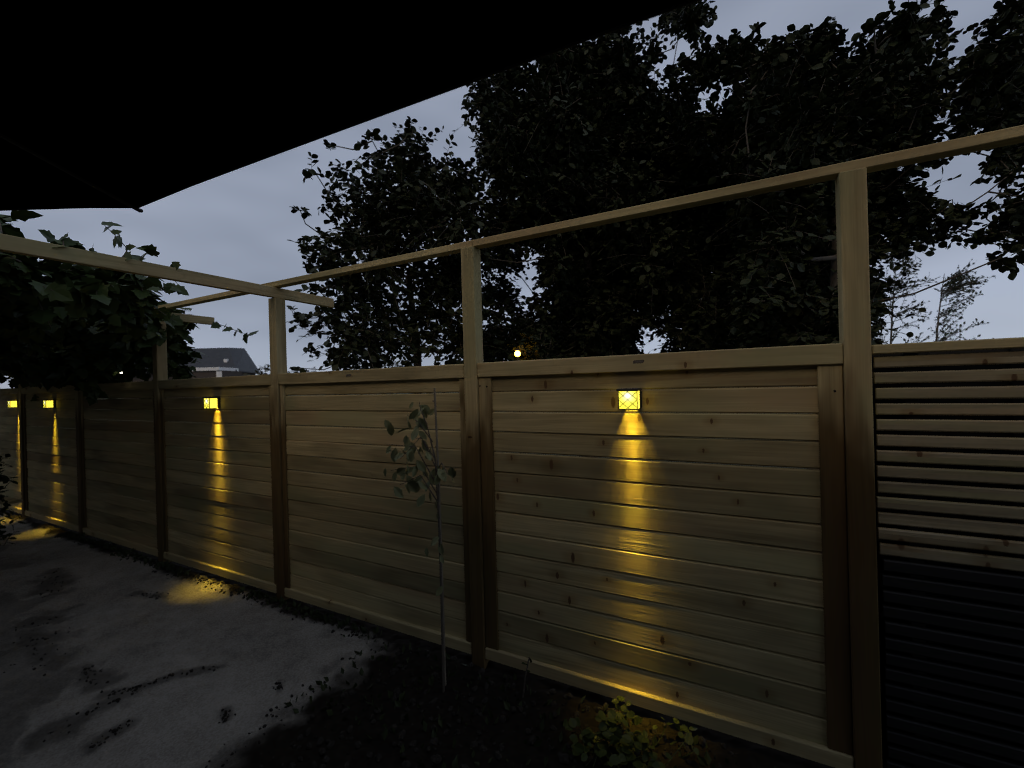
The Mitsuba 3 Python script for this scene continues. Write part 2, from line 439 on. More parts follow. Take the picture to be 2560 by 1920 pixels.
def lamp_glow(cx, cz):
    def fn(p, n, uv):
        r2 = dr.square((p.x - cx) / 0.020) + dr.square((p.z - cz) / 0.018)
        return mi.Color3f(0.185, 0.160, 0.010) * (1.0 - 0.25 * smoothstep(0.02, 0.07, cz - p.z)) + mi.Color3f(0.05, 0.09, 0.16) * dr.exp(-r2)
    return fn


plain('lamp_inside', (0.5, 0.45, 0.3), 0.5)
LAMP_LABELS = ['square yellow wall lamp with diamond lattice on the nearest lamp panel', 'yellow lattice wall lamp left of the crossing beams, second from the right',
               'small yellow wall lamp glowing just below the hanging vine leaves', 'leftmost yellow wall lamp near the left picture edge']
for k, (cx, zb) in enumerate(((0.962, 1.524), (-2.745, 1.520), (-6.43, 1.522), (-7.72, 1.525))):
    key = thing('wall_lamp', LAMP_LABELS[k], 'wall lamp', 'solar wall lamps on the fence boards')
    w, h, y0, y1 = 0.0475, 0.092, -0.080, 0.0095
    zt = zb + h
    put('back_plate', box(cx - w - 0.004, cx + w + 0.004, y1, 0.0135, zb + 0.004, zt, 0.002), 'black_metal', key)
    put('cap', box(cx - w - 0.006, cx + w + 0.006, y0 - 0.006, y1 - 0.001, zt, zt + 0.012, 0.003), 'black_metal', key)
    fr = 0.0032
    bars = [box(cx - w, cx + w, y0, y0 + fr, zb, zb + fr, 0.0005), box(cx - w, cx - w + fr, y0 + fr, y1 - 0.001, zb, zb + fr, 0.0005), box(cx + w - fr, cx + w, y0 + fr, y1 - 0.001, zb, zb + fr, 0.0005)]
    for sx in (-1, 1):
        bars.append(box(cx + sx * (w - fr / 2) - fr / 2, cx + sx * (w - fr / 2) + fr / 2, y0, y0 + fr, zb + fr, zt - 0.0005, 0.0005))
        bars.append(box(cx + sx * (w - fr / 2) - fr / 2, cx + sx * (w - fr / 2) + fr / 2, y1 - 0.020, y1 - 0.001, zb + fr, zt - 0.0005, 0.0005))
    put('frame', join(bars), 'black_metal', key)
    # amber glass: front and two sides, lit from inside
    g = 0.0035
    front = (np.array([[cx - w + g, y0 + 0.004, zb + g], [cx + w - g, y0 + 0.004, zb + g], [cx + w - g, y0 + 0.004, zt - 0.001], [cx - w + g, y0 + 0.004, zt - 0.001]]), np.array([[0, 1, 2, 3]]))
    put('glass', front, 'lamp_inside', key, uv=np.array([[0, 0], [1, 0], [1, 1], [0, 1.0]]), emitter={'type': 'area', 'radiance': proc(lamp_glow(cx, zt - 0.026))})
    for sx in (-1, 1):
        xs = cx + sx * (w - 0.003)
        q = np.array([[xs, y0 + 0.006, zb + g], [xs, y1 - 0.021, zb + g], [xs, y1 - 0.021, zt - 0.001], [xs, y0 + 0.006, zt - 0.001]])
        put('side_glass', (q, np.array([[0, 1, 2, 3]] if sx > 0 else [[3, 2, 1, 0]])), 'lamp_inside', key, emitter={'type': 'area', 'radiance': {'type': 'rgb', 'value': [0.20, 0.15, 0.012]}})
    wires, d = [], 0.040
    x_lo, x_hi, z_lo, z_hi = cx - w + 0.002, cx + w - 0.002, zb + 0.002, zt - 0.001
    for s in (-1, 1):
        for o in (-2, -1, 0, 1, 2, 3):
            pts = []
            for t in np.linspace(-0.2, 0.2, 201):
                x, z = cx + t, zb + 0.009 + s * t * 0.86 + o * d
                if x_lo <= x <= x_hi and z_lo <= z <= z_hi:
                    pts.append((x, y0 + 0.0005 + 0.0006 * s, z))
            if len(pts) > 4:
                wires.append(tube([pts[0], pts[-1]], 0.0017, 5))
    put('lattice', join(wires), 'black_metal', key)
    led = np.array([cx, -0.024, zt - 0.010])
    put('led', trimesh.creation.icosphere(1, 0.006).apply_translation([cx, -0.030, zt - 0.0015]), 'lamp_inside', key)
    for beam, (cut, bw, tilt, power) in enumerate(SPOTS if k < 2 else SPOTS[1:]):
        tgt = led + [0.0, math.sin(math.radians(tilt)), -math.cos(math.radians(tilt))]
        scene[f'{key}_beam_{beam}'] = {'type': 'spot', 'intensity': {'type': 'rgb', 'value': [power * (0.6 if k == 0 and beam == 1 else 1.0) * c for c in LAMP]}, 'cutoff_angle': cut, 'beam_width': bw,
                                       'to_world': T().look_at(origin=led.tolist(), target=tgt.tolist(), up=[1, 0, 0])}

# ------------------------------------------------------------------ parasol over the terrace
key = thing('parasol', 'black parasol canopy overhead, its straight edge cutting across the sky at upper left', 'parasol')
RIM = [(-0.757, -1.351, 2.45), (4.25, -1.10, 2.45), (5.2, -1.8, 2.45), (5.6, -3.2, 2.45), (5.0, -4.6, 2.45), (3.6, -5.2, 2.45), (-1.2, -5.3, 2.45), (-2.8, -4.8, 2.45), (-3.4, -3.7, 2.45), (-3.0, -2.45, 2.45)]  # beyond the visible edge the outline is drawn out to shade the fence
RIDGE = [(-0.7, -3.3, 3.10), (3.45, -3.25, 3.10)]
near_ridge = [0, 1, 1, 1, 1, 1, 0, 0, 0, 0]
cv, cf = [], []


def sag_edge(a, b, n=14):
    a, b = np.array(a), np.array(b)
    t = np.linspace(0, 1, n)[:, None]
    mid = np.array([1.2, -3.3, 2.45])
    dip = 0.012 * np.sin(np.pi * np.clip(t * 1.0, 0, 1)) + 0.018 * (1 - np.exp(-np.minimum(t, 1 - t) / 0.035))
    p = a * (1 - t) + b * t
    inward = mid - p
    inward /= np.linalg.norm(inward, axis=1, keepdims=True)
    return p + inward * dip


for i in range(len(RIM)):
    j = (i + 1) % len(RIM)
    e = sag_edge(RIM[i], RIM[j])
    ra, rb = np.array(RIDGE[near_ridge[i]]), np.array(RIDGE[near_ridge[j]])
    rows = []
    for s in np.linspace(0, 1, 7):
        t = np.linspace(0, 1, len(e))[:, None]
        top = ra * (1 - t) + rb * t
        p = e * (1 - s) + top * s
        p[:, 2] -= 0.05 * np.sin(np.pi * s) * np.sin(np.pi * t[:, 0])
        rows.append(p)
    base = sum(len(x) for x in cv)
    m = len(e)
    cv.append(np.vstack(rows))
    for r in range(6):
        for c in range(m - 1):
            a = base + r * m + c
            cf.append([a, a + 1, a + m + 1, a + m])
cv = np.vstack(cv)
cf = np.array(cf)
canopy = trimesh.Trimesh(np.vstack([cv, cv - [0, 0, 0.0025]]), np.vstack([np.vstack([cf[:, [0, 1, 2]], cf[:, [0, 2, 3]]]), np.vstack([cf[:, [2, 1, 0]], cf[:, [3, 2, 0]]]) + len(cv)]), process=False)
put('canopy', canopy, 'canopy_fabric', key)
put('hem', join([tube(sag_edge(RIM[i], RIM[(i + 1) % 10]) + [0, 0, -0.003], 0.005, 5) for i in range(10)]), 'canopy_fabric', key)
for i in range(10):
    a, b = np.array(RIM[i]), np.array(RIDGE[near_ridge[i]])
    d = unit(b - a)
    rib = put('rib', tube([a - 0.012 * d + [0, 0, -0.012], a + (b - a) * 0.5 + [0, 0, -0.03], b + [0, 0, -0.05]], 0.008, 6), 'black_metal', key)
    put('tip', trimesh.creation.icosphere(1, 0.008).apply_translation(a - 0.012 * d + [0, 0, -0.010]), 'black_metal', rib)
for i, r in enumerate(RIDGE):
    put('pole', tube([[r[0], r[1], -0.05], [r[0], r[1], 3.08]], 0.024, 12), 'black_metal', key)
put('base', box(-0.9, 3.7, -3.5, -2.95, -0.08, 0.03, 0.01), 'black_metal', key)


# ------------------------------------------------------------------ foliage
def clump_leaves(clumps, shape, size, cover, rg, droop=0.35, twig=0.30, per=9, grow_r=1.0, long=0.0):
    """Leaves set along short twigs that fill each clump: vertex blocks of the leaves and the twigs' centre lines."""
    vs, twigs = [], []
    area = 0.62 * (size * size * 0.55)
    for cx, cy, cz, r in clumps:
        r = r * grow_r if r > 0.15 else r
        n = max(2, int(cover * math.pi * r * r / area / per))
        d = unit(rg.normal(size=(n, 3)))
        rad = rg.uniform(0, 1, n) ** 0.55
        start = np.array([cx, cy, cz]) + d * (rad * r * 0.85)[:, None]
        L = np.minimum(twig, r * 1.1) * rg.uniform(0.6, 1.25, n) * np.where(rg.uniform(size=n) < long, 2.0, 1.0)
        dirs = unit(d * 0.9 + rg.normal(size=(n, 3)) * 0.7 + [0, 0, 0.25])
        start = start - dirs * np.minimum(L * 0.5, 0.16)[:, None]
        for i in range(n):
            t = (np.arange(per) + rg.uniform(0.2, 0.8, per)) / per
            p = start[i] + dirs[i] * (L[i] * t)[:, None] - np.array([0, 0, 1.0]) * (0.25 * L[i] * t * t)[:, None]
            side = unit(np.cross(dirs[i], [0.1, 0.2, 1.0]))
            sgn = np.where(np.arange(per) % 2 == 0, 1.0, -1.0)[:, None]
            al = unit(dirs[i] * 0.7 + side * sgn * 0.9 + rg.normal(size=(per, 3)) * 0.35 - np.array([0, 0, droop]))
            nr = unit(np.array([0, 0, 1.0]) + rg.normal(size=(per, 3)) * 0.55 + d[i] * 0.35)
            v, _ = leaves(shape, p, al, nr, size * rg.uniform(0.5, 1.25, per))
            vs.append(v)
            twigs.append((start[i], start[i] + dirs[i] * L[i] * 0.5 - [0, 0, 0.06 * L[i]], start[i] + dirs[i] * L[i] - [0, 0, 0.25 * L[i]]))
    return np.concatenate(vs), twigs


def grow(parent, base, top, clumps, rg, r0=0.10, bsdf='bark', nlimbs=9):
    """A tapered trunk and limbs: every clump is tied to the nearest point of the wood that is already there."""
    n = 8
    t = np.linspace(0, 1, n)[:, None]
    trunk = np.array(base) * (1 - t) + np.array(top) * t + np.sin(t * 5.0 + rg.uniform(0, 6)) * np.array([0.06, 0.05, 0.0])
    put('trunk', tube(trunk, r0 * (1 - 0.6 * t[:, 0]), 9), bsdf, parent, smooth=True)
    nodes = [(p, r0 * (1 - 0.6 * q)) for p, q in zip(trunk[3:], t[3:, 0])]
    order = sorted(range(len(clumps)), key=lambda i: np.linalg.norm(np.array(clumps[i][:3]) - trunk[-1]))
    limbs = []
    for i in order:
        c = np.array(clumps[i][:3])
        k = min(range(len(nodes)), key=lambda j: np.linalg.norm(nodes[j][0] - c) + (0.6 if nodes[j][0][2] > c[2] + 0.2 else 0.0))
        p, r = nodes[k]
        mid = (p + c) / 2 + [0, 0, -0.10 * np.linalg.norm(c - p)] + rg.normal(size=3) * 0.04
        r1 = max(0.45 * r, 0.008)
        limbs.append(tube([p, mid, c], [r1, 0.85 * r1, 0.65 * r1], 6))
        nodes += [(mid, 0.9 * r1), (c, 0.75 * r1)]
    size = sorted(range(len(limbs)), key=lambda i: -limbs[i].area)
    for i in size[:nlimbs]:
        put('limb', limbs[i], bsdf, parent, smooth=True)
    put('branches', join([limbs[i] for i in size[nlimbs:]]), bsdf, parent, kind='stuff')


def tree(label, base, top, clumps, seed, size, cover, shown, r0=0.10):
    rg = np.random.default_rng(seed)
    key = thing('tree', label, 'tree', None)
    grow(key, base, top, clumps, rg, r0)
    v, twigs = clump_leaves(clumps, OVATE, size, cover, rg, grow_r=1.22, long=0.12)
    put('twigs', join([tube(np.array(tw), [0.004, 0.003, 0.0015], 3) for tw in twigs]), 'bark', key, kind='stuff')
    near = np.argsort(np.linalg.norm(v[:, 0] - np.array(EYE), axis=1) / np.linalg.norm(v[:, 4] - v[:, 0], axis=1))[:shown]
    leaf_parts(key, 'leaf', v, OVATE[1], 'tree_leaf', near, 'crown')
    return key


T1=[(-2,1.98,4.84,0.11),(-2.68,1.35,4.52,0.11),(-2.29,1.56,4.57,0.12),(-2.66,2.68,5.04,0.34),(-3.22,1.48,4.43,0.12),(-3.38,2.16,4.64,0.21),(-2.62,2.08,4.54,0.38),(-2.53,2.81,4.85,0.32),(-2.21,3,4.66,0.36),(-3.28,1.32,3.88,0.11),(-3.08,1.78,4.06,0.21),(-3.04,2.16,4.2,0.31),(-2.04,1.89,3.96,0.35),(-2.16,2.65,4.14,0.35),(-1.68,2.91,4.09,0.22),(-3.4,1.76,3.7,0.17),(-2.88,1.79,3.59,0.26),(-3.14,2.5,4,0.4),(-1.79,2.01,3.62,0.37),(-1.35,2.06,3.59,0.3),(-3.54,1.64,3.33,0.12),(-2.8,1.36,3.24,0.32),(-2.24,1.57,3.25,0.3),(-2.91,2.6,3.65,0.36),(-2.01,2.65,3.44,0.35),(-1.4,2.54,3.35,0.12),(-2.82,1.19,2.83,0.11),(-2.78,1.53,3.02,0.29),(-3.09,2.44,3.23,0.39),(-2.38,2.48,3.1,0.35),(-1.87,2.79,2.93,0.35),(-4.12,1.88,2.68,0.17),(-3,1.59,2.56,0.33),(-2.83,2.01,2.79,0.29),(-2.46,2.25,2.56,0.29),(-2.01,2.43,2.61,0.38),(-1.38,2.32,2.56,0.21),(-4.05,2.05,2.23,0.14),(-2.56,1.39,2.24,0.28),(-2.38,1.67,2.3,0.36),(-1.88,1.97,2.29,0.27),(-1.71,2.47,2.25,0.35),(-3.31,1.25,1.93,0.11),(-2.97,1.62,1.99,0.12),(-2.02,1.69,1.97,0.13),(-2.49,2.9,1.95,0.14),(-1.81,3.16,1.98,0.13),(-2.44,2.46,4.48,0.47),(-1.95,2.84,4.52,0.26),(-2.53,2.01,3.81,0.44),(-2.16,2.19,3.93,0.39),(-1.88,2.8,4.22,0.4),(-3.56,2.57,3.94,0.27),(-2.91,2.39,3.71,0.5),(-2.12,2.79,3.36,0.39),(-3.55,2.03,2.85,0.13),(-2.7,1.81,2.93,0.36),(-2.3,2.83,3.07,0.46),(-3.56,2.36,2.27,0.34),(-3.01,2.49,2.34,0.46),(-1.99,2.73,2.19,0.31)]
T2=[(0.71,5.4,7.71,0.27),(1.08,3.92,6.36,0.24),(-0.96,3.77,6.47,0.22),(-0.77,4.21,6.88,0.15),(-0.12,3.95,6.48,0.33),(0.47,4.36,6.38,0.14),(-2.02,3.72,6.48,0.15),(-1.38,3.51,6.23,0.28),(-0.67,3.83,6.23,0.48),(-0.35,4.07,6.02,0.38),(0.12,4.1,6.06,0.48),(0.64,5.38,6.78,0.15),(-1.95,3.82,6.2,0.42),(-0.87,2.98,5.18,0.32),(-0.46,3.11,5.09,0.43),(-0,4.37,5.86,0.41),(0.28,4.49,5.59,0.43),(0.83,5.54,6.23,0.15),(-1.85,3.54,5.38,0.26),(-1.09,2.88,4.96,0.4),(-1.04,4.4,5.75,0.44),(-0.55,4.83,5.8,0.53),(0.22,4.48,5.21,0.42),(0.64,4.59,5.38,0.47),(1.13,4.29,4.88,0.35),(-1.48,3.08,4.67,0.13),(-1.46,4.3,5.34,0.54),(-0.42,3.73,4.72,0.36),(-0.21,4.55,5.04,0.51),(0.38,5.16,5.12,0.44),(0.95,5,5.03,0.41),(1.43,4.4,4.38,0.19),(-1.09,3.18,4.21,0.41),(-0.64,3.33,4.16,0.47),(-0.46,3.9,4.4,0.41),(0.19,3.43,3.98,0.43),(0.72,4.57,4.47,0.41),(1.03,5.36,4.66,0.52),(1.49,4.36,4.19,0.13),(-1.43,3.29,3.94,0.47),(-1.24,3.89,4.2,0.38),(-0.76,3.96,3.84,0.46),(0.08,3.75,3.83,0.34),(0.27,4.79,4.17,0.43),(0.79,4.68,3.98,0.4),(1.47,5.47,4.15,0.15),(-1.5,2.72,3.35,0.12),(-0.61,3.02,3.31,0.21),(-0.65,4.47,3.49,0.5),(0.06,4.48,3.7,0.46),(0.56,3.72,3.28,0.46),(0.88,5.38,3.78,0.52),(1.45,5.04,3.35,0.14),(-1.86,3.79,3.08,0.32),(-1.36,4.09,3.04,0.1),(-0.72,3.67,3.09,0.38),(-0.26,4.41,3.21,0.45),(0.29,4.74,3.2,0.5),(0.73,5.2,3.16,0.42),(1.26,4.52,3.01,0.38),(-1.52,3.76,2.66,0.21),(-1.02,3.6,2.5,0.41),(-0.41,3.92,2.69,0.48),(0,3.97,2.63,0.42),(0.38,4.82,2.52,0.16),(1.07,3.9,2.47,0.41),(1.52,4.1,2.47,0.12),(-1.55,3.17,2.26,0.31),(-0.79,2.91,2.05,0.27),(-0.75,3.94,2.21,0.46),(-0.28,4.94,2.17,0.39),(0.9,4.66,1.98,0.24),(1.16,4.34,2.03,0.31),(-1.09,5.23,7.3,0.17),(-0.76,4.35,6.1,0.6),(-0.32,4.7,6.04,0.7),(-1.3,3.91,5.68,0.64),(-0.57,4.72,5.43,0.6),(0.32,4.78,5.64,0.6),(0.72,6.08,5.83,0.61),(1.47,6.77,6.09,0.24),(-1.75,3.79,5,0.33),(-0.92,4.71,5.07,0.71),(-0.42,4.3,4.89,0.65),(0.29,4.6,4.99,0.68),(1.36,5.21,4.69,0.71),(1.9,5.99,5.08,0.7),(2.46,5.94,4.81,0.63),(-2.28,4.42,4.46,0.27),(-1.24,4.21,4.09,0.33),(-0.58,4.87,4.37,0.83),(-0.06,5.05,4.18,0.65),(0.94,5.17,4.24,0.71),(1.38,5.42,3.95,0.6),(2.07,6.49,4.62,0.71),(3.21,6.88,4.04,0.44),(-1.93,4.1,3.76,0.31),(-0.99,4.47,3.5,0.46),(-0.66,5.1,3.69,0.82),(0.18,5.8,3.71,0.69),(1.32,5.84,3.74,0.74),(1.82,6.63,3.55,0.71),(2.73,6.45,3.77,0.79),(3.32,6.82,3.6,0.23),(-2.4,4.39,3.26,0.17),(-0.91,5.44,3.09,0.82),(-0.2,4.92,2.98,0.59),(0.73,6.23,2.92,0.72),(1.67,6.29,2.78,0.72),(2.29,6.95,3.27,0.71),(2.84,6.56,2.94,0.76),(-1.64,3.66,2.3,0.53),(-1.44,5.23,2.36,0.59),(-0.75,5.46,2.63,0.8),(0.52,5.6,2.12,0.25),(1.12,6.33,2.3,0.62),(1.97,6.12,2.5,0.82),(2.65,6.23,1.99,0.31),(3.29,6.38,2.22,0.15)]
T3=[(2.63,2.79,4.85,0.08),(3.15,3.82,5.35,0.1),(3.52,4.09,5.5,0.1),(4.91,5.61,5.94,0.12),(1.41,3.56,5.58,0.13),(1.67,3.51,5.43,0.14),(2.31,3.56,5.28,0.22),(3.19,4.28,5.44,0.29),(3.75,4.6,5.54,0.08),(4.19,4.39,5.18,0.1),(1.24,3.07,5.13,0.17),(1.52,2.79,4.79,0.07),(1.81,2.41,4.54,0.21),(2.16,3.76,5.29,0.33),(2.48,3.28,4.72,0.1),(2.68,3,4.46,0.24),(3.27,4.61,5.44,0.33),(3.61,4.68,5.18,0.18),(3.61,3.64,4.61,0.12),(4.43,5,5.22,0.27),(4.06,3.69,4.47,0.09),(1.63,2.26,4.26,0.08),(2.01,4.01,5.12,0.32),(2.28,3.09,4.5,0.16),(2.51,2.88,4.27,0.08),(2.97,4.09,4.74,0.28),(3.23,3.74,4.53,0.19),(3.55,4.11,4.6,0.1),(4.18,4.99,4.94,0.33),(4.75,5.44,4.93,0.21),(1.77,3.02,4.37,0.26),(2.11,2.53,3.96,0.25),(2.49,3.28,4.18,0.21),(3.06,4.63,4.85,0.35),(3.44,4.77,4.69,0.25),(3.54,3.72,4.06,0.12),(3.98,4.05,4.24,0.25),(4.56,4.81,4.4,0.1),(1.6,2.37,3.72,0.1),(2.13,4.19,4.52,0.3),(2.32,3.26,4,0.29),(2.73,4.34,4.27,0.27),(3.04,3.75,4.03,0.23),(3.14,3.44,3.8,0.14),(3.93,4.12,3.87,0.12),(4.37,4.86,4.16,0.26),(1.62,3.51,3.97,0.11),(1.73,2.42,3.49,0.21),(2.16,3.18,3.82,0.22),(2.34,3.02,3.58,0.23),(2.96,4.32,3.99,0.34),(3.35,4.41,4.03,0.08),(3.89,3.79,3.6,0.07),(1.73,2.98,3.54,0.27),(2.01,2.69,3.28,0.25),(2.13,2.64,3.24,0.27),(2.67,3.84,3.6,0.23),(3.01,4.01,3.56,0.32),(3.33,4.3,3.49,0.21),(3.38,3.63,3.32,0.06),(3.95,4.39,3.5,0.07),(3.97,3.77,3.28,0.24),(1.58,2.71,3.05,0.09),(1.85,2.53,2.97,0.23),(2.26,3.51,3.31,0.24),(2.64,4.1,3.41,0.27),(2.94,4.29,3.34,0.11),(3.44,4.87,3.5,0.3),(4.24,4.89,3.3,0.11),(4.26,4.18,3.04,0.09),(1.72,2.46,2.79,0.22),(1.98,4.08,3.02,0.35),(2.38,3.54,2.96,0.24),(2.6,3.71,3.03,0.28),(3.59,3.28,2.68,0.08),(1.58,2.74,2.51,0.1),(1.74,2.75,2.49,0.28),(2.04,2.74,2.51,0.2),(2.66,4.31,2.82,0.28),(1.63,2.33,2.37,0.19),(1.94,3.5,2.46,0.24),(2.25,3.04,2.27,0.3),(2.62,3.86,2.43,0.31),(1.79,3.77,2.16,0.33),(2.08,2.8,2.03,0.28),(2.38,2.96,2.05,0.28),(2.8,4.01,2.17,0.11),(1.59,3.89,1.9,0.13),(2,3.17,1.88,0.19),(2.08,2.54,1.85,0.17),(2.39,2.81,1.85,0.18),(1.16,3.02,5.15,0.17),(1.39,3.25,5.22,0.18),(1.6,3.24,5.24,0.19),(1.67,3.06,4.69,0.21),(0.96,3.36,5.08,0.22),(1.28,3.19,4.58,0.21),(1.03,3.63,4.81,0.23),(1.52,3.43,4.63,0.21),(3.9,3.76,5.15,0.19),(4.04,3.94,4.95,0.25),(3.85,3.84,4.7,0.23),(3.69,3.88,4.69,0.21),(2.97,3.72,3.08,0.16),(2.92,3.93,3.4,0.22),(3.2,3.73,3.28,0.17),(3.45,3.75,3.19,0.18),(3.69,3.76,3.03,0.14),(3.93,3.77,2.92,0.18),(3.04,3.54,5.18,0.19),(3.2,3.62,5.17,0.14),(3.4,4.92,6.14,0.12),(2.41,3.55,5.09,0.16),(2.85,3.79,5.17,0.19),(3.45,4.77,5.64,0.24),(1.79,3.17,4.88,0.25),(2.28,4.46,5.28,0.46),(2.75,3.85,4.87,0.32),(3.16,4.42,4.91,0.38),(3.47,3.99,4.79,0.12),(4.25,5.1,5.16,0.22),(4.47,4.82,4.95,0.23),(1.72,3.61,4.63,0.28),(2.03,3.87,4.62,0.38),(2.67,4.6,4.81,0.37),(3.03,4.87,4.87,0.48),(3.3,4.16,4.43,0.18),(4,5.12,4.7,0.08),(4.5,5.07,4.71,0.37),(1.44,3.03,4.03,0.1),(1.77,3.85,4.46,0.4),(2.21,3.61,3.97,0.42),(2.74,4.38,4.39,0.36),(3.24,4.32,4,0.11),(3.7,4.44,4.21,0.14),(1.7,3.43,3.62,0.33),(2.04,4.17,3.98,0.41),(2.63,4.08,3.7,0.42),(3.04,4.85,3.82,0.14),(1.94,4.1,3.5,0.47),(2.31,3.8,3.44,0.33),(2.77,3.85,3.38,0.18),(1.7,3.96,3.08,0.3),(1.99,3.82,2.89,0.32),(2.59,4.64,3.23,0.43),(1.76,3.92,2.63,0.36),(2.25,3.99,2.42,0.17),(2.73,4.09,2.55,0.26)]
tree('leafy tree behind the fence left of the middle post, open sky on its left', (-2.4, 2.3, -0.2), (-2.55, 2.45, 3.2), T1, 21, 0.090, 1.9, 150, 0.09)
tree('big dark tree in the middle behind the fence, reaching up past the parasol edge', (-0.6, 4.2, -0.2), (-0.5, 4.1, 4.2), T2 + [(-0.50, 1.84, 1.98, 0.14), (-0.42, 1.86, 2.10, 0.11)], 22, 0.090, 3.8, 150, 0.15)
tree('dense dark tree behind the right post, spreading to the right picture edge', (2.15, 3.1, -0.2), (2.4, 3.3, 3.4), T3, 23, 0.088, 3.2, 150, 0.12)

# the vine on the crossing beams
rg = np.random.default_rng(31)
VINE = []
for x in np.arange(-2.3, -9.4, -0.34):
    for y in np.arange(-3.7, 0.65, 0.36):
        jx, jy = x + rg.uniform(-.12, .12), y + rg.uniform(-.12, .12)
        if jx < -2.35 - max(0.0, jy + 0.70) * 1.75:
            VINE.append((jx, jy, 2.46 + rg.uniform(-.12, .14), rg.uniform(.20, .30)))
            if rg.uniform() < 0.6 and jx < -4.7:
                VINE.append((jx, jy, 2.14 + rg.uniform(-.12, .12), rg.uniform(.18, .26)))
for x in np.arange(-4.38, -9.0, -0.28):
    for z in (1.78, 2.02, 2.26):
        if rg.uniform() < 0.88:
            VINE.append((x + rg.uniform(-.1, .1), 0.34 + rg.uniform(-.12, .22), z + rg.uniform(-.1, .1), rg.uniform(.15, .23)))
for x, y, z, r in ((-4.9, -.25, 1.90, .15), (-4.75, -.22, 1.74, .12), (-5.62, -.28, 2.06, .16), (-6.0, -.3, 2.12, .2), (-6.4, -.3, 2.08, .2), (-4.7, -.2, 1.98, .18), (-5.4, -.3, 2.08, .2), (-4.2, -.2, 2.05, .16), (-4.62, -.24, 1.74, .08), (-3.78, .12, 2.52, .15), (-3.95, .36, 2.46, .15)):
    VINE.append((x, y, z, r))
key = thing('vine', 'dense climbing vine covering the beams and drooping over the fence at the left', 'vine')
v, twigs = clump_leaves(VINE, LOBED, 0.110, 2.6, rg, droop=0.55, twig=0.34, per=6)
# loose shoots above and beside the beams
SHOOTS = [([(-1.87, -.98, 2.50), (-1.93, -.93, 2.58), (-1.98, -.97, 2.66), (-2.06, -1.0, 2.74)], 8, .085), ([(-1.88, -.90, 2.50), (-1.86, -.86, 2.56), (-1.90, -.80, 2.60)], 5, .08),
          ([(-1.87, -1.24, 2.50), (-1.95, -1.22, 2.57)], 4, .08), ([(-1.95, -1.45, 2.5), (-2.1, -1.42, 2.62), (-2.2, -1.44, 2.72), (-2.15, -1.38, 2.78)], 6, .09), ([(-1.88, -1.12, 2.50), (-1.93, -1.1, 2.535)], 3, .07),
          ([(-3.2, .25, 2.36), (-3.0, .28, 2.30), (-2.85, .30, 2.24), (-2.70, .30, 2.20)], 7, .095), ([(-1.88, -.72, 2.50), (-1.86, -.70, 2.54)], 2, .05), ([(-2.3, -.62, 2.42), (-2.2, -.58, 2.46), (-2.15, -.55, 2.42)], 6, .085)]
sh_v, stems = [], []
for pts, n, sz in SHOOTS:
    pts = np.array(pts)
    stems.append(tube(pts, np.linspace(.004, .0015, len(pts)), 5))
    u = np.linspace(0.1, 1, n)
    at = np.stack([np.interp(u, np.linspace(0, 1, len(pts)), pts[:, k]) for k in range(3)], 1)
    vv, _ = leaves(LOBED, at, rg.normal(size=(n, 3)) * [1, 1, .6] + [0.2, 0, -0.25], rg.normal(size=(n, 3)) * .7 + [0.5, -0.8, 0.5], sz * rg.uniform(.6, 1.15, n))
    sh_v.append(vv)
sh_v = np.concatenate(sh_v)
v = np.concatenate([sh_v, v])
dist = np.linalg.norm(v[:, 0] - np.array(EYE), axis=1)
dist[:len(sh_v)] = 0
leaf_parts(key, 'leaf', v, LOBED[1], 'vine_leaf', np.argsort(dist)[:260], 'foliage')
put('stems', join([tube(np.array(t), [.005, .004, .002], 3) for t in twigs[::2]] + stems), 'bark', key, kind='stuff')
put('stem', tube([(-5.80, .14, -.1), (-5.79, .13, 1.1), (-5.8, .12, 2.0), (-5.7, -.1, 2.45)], [.022, .018, .014, .010], 7), 'bark', key, smooth=True)

# sapling tied to a pale cane in front of the second panel
key = thing('garden_cane', 'thin pale cane standing upright in front of the second fence panel', 'plant stake')
put('stick', tube([(-0.066, -.26, -.15), (-0.072, -.255, .5), (-0.080, -.25, 1.1), (-0.097, -.245, 1.655)], [.0068, .0068, .0065, .006], 8), 'cane', key, smooth=True)
for z in (0.32, 0.66, 1.0, 1.32, 1.58):
    put('node', tube([(-0.068 - .0185 * (z / 1.2) ** 2, -.258 + .006 * z, z - .004), (-0.068 - .0185 * (z / 1.2) ** 2, -.258 + .006 * z, z + .004)], .0078, 8), 'cane', key)
key = thing('sapling', 'young sapling with drooping leaves tied to the pale cane', 'sapling')
rg = np.random.default_rng(41)
put('stem', tube([(-0.05, -.30, -.12), (-0.058, -.285, .4), (-0.068, -.275, .9), (-0.085, -.27, 1.25), (-0.14, -.27, 1.45)], [.008, .007, .006, .005, .003], 7), 'bark', key, smooth=True)
BR = [((-.075, -.27, 1.10), (-.20, -.30, 1.32), (-.42, -.31, 1.33)), ((-.08, -.27, 1.2), (-.20, -.24, 1.36), (-.30, -.22, 1.36)), ((-.085, -.27, 1.25), (-.16, -.30, 1.38), (-.26, -.36, 1.26)), ((-.07, -.27, 1.0), (-.17, -.30, 1.16), (-.30, -.33, 1.10)),
      ((-.10, -.27, 1.35), (-.2, -.27, 1.46), (-.30, -.25, 1.50)), ((-.08, -.27, 1.18), (-.02, -.30, 1.24), (.03, -.31, 1.18)), ((-.14, -.27, 1.45), (-.18, -.27, 1.53), (-.19, -.27, 1.58)), ((-.075, -.27, 1.05), (-.22, -.24, 1.20), (-.44, -.25, 1.16))]
pts_, al_ = [], []
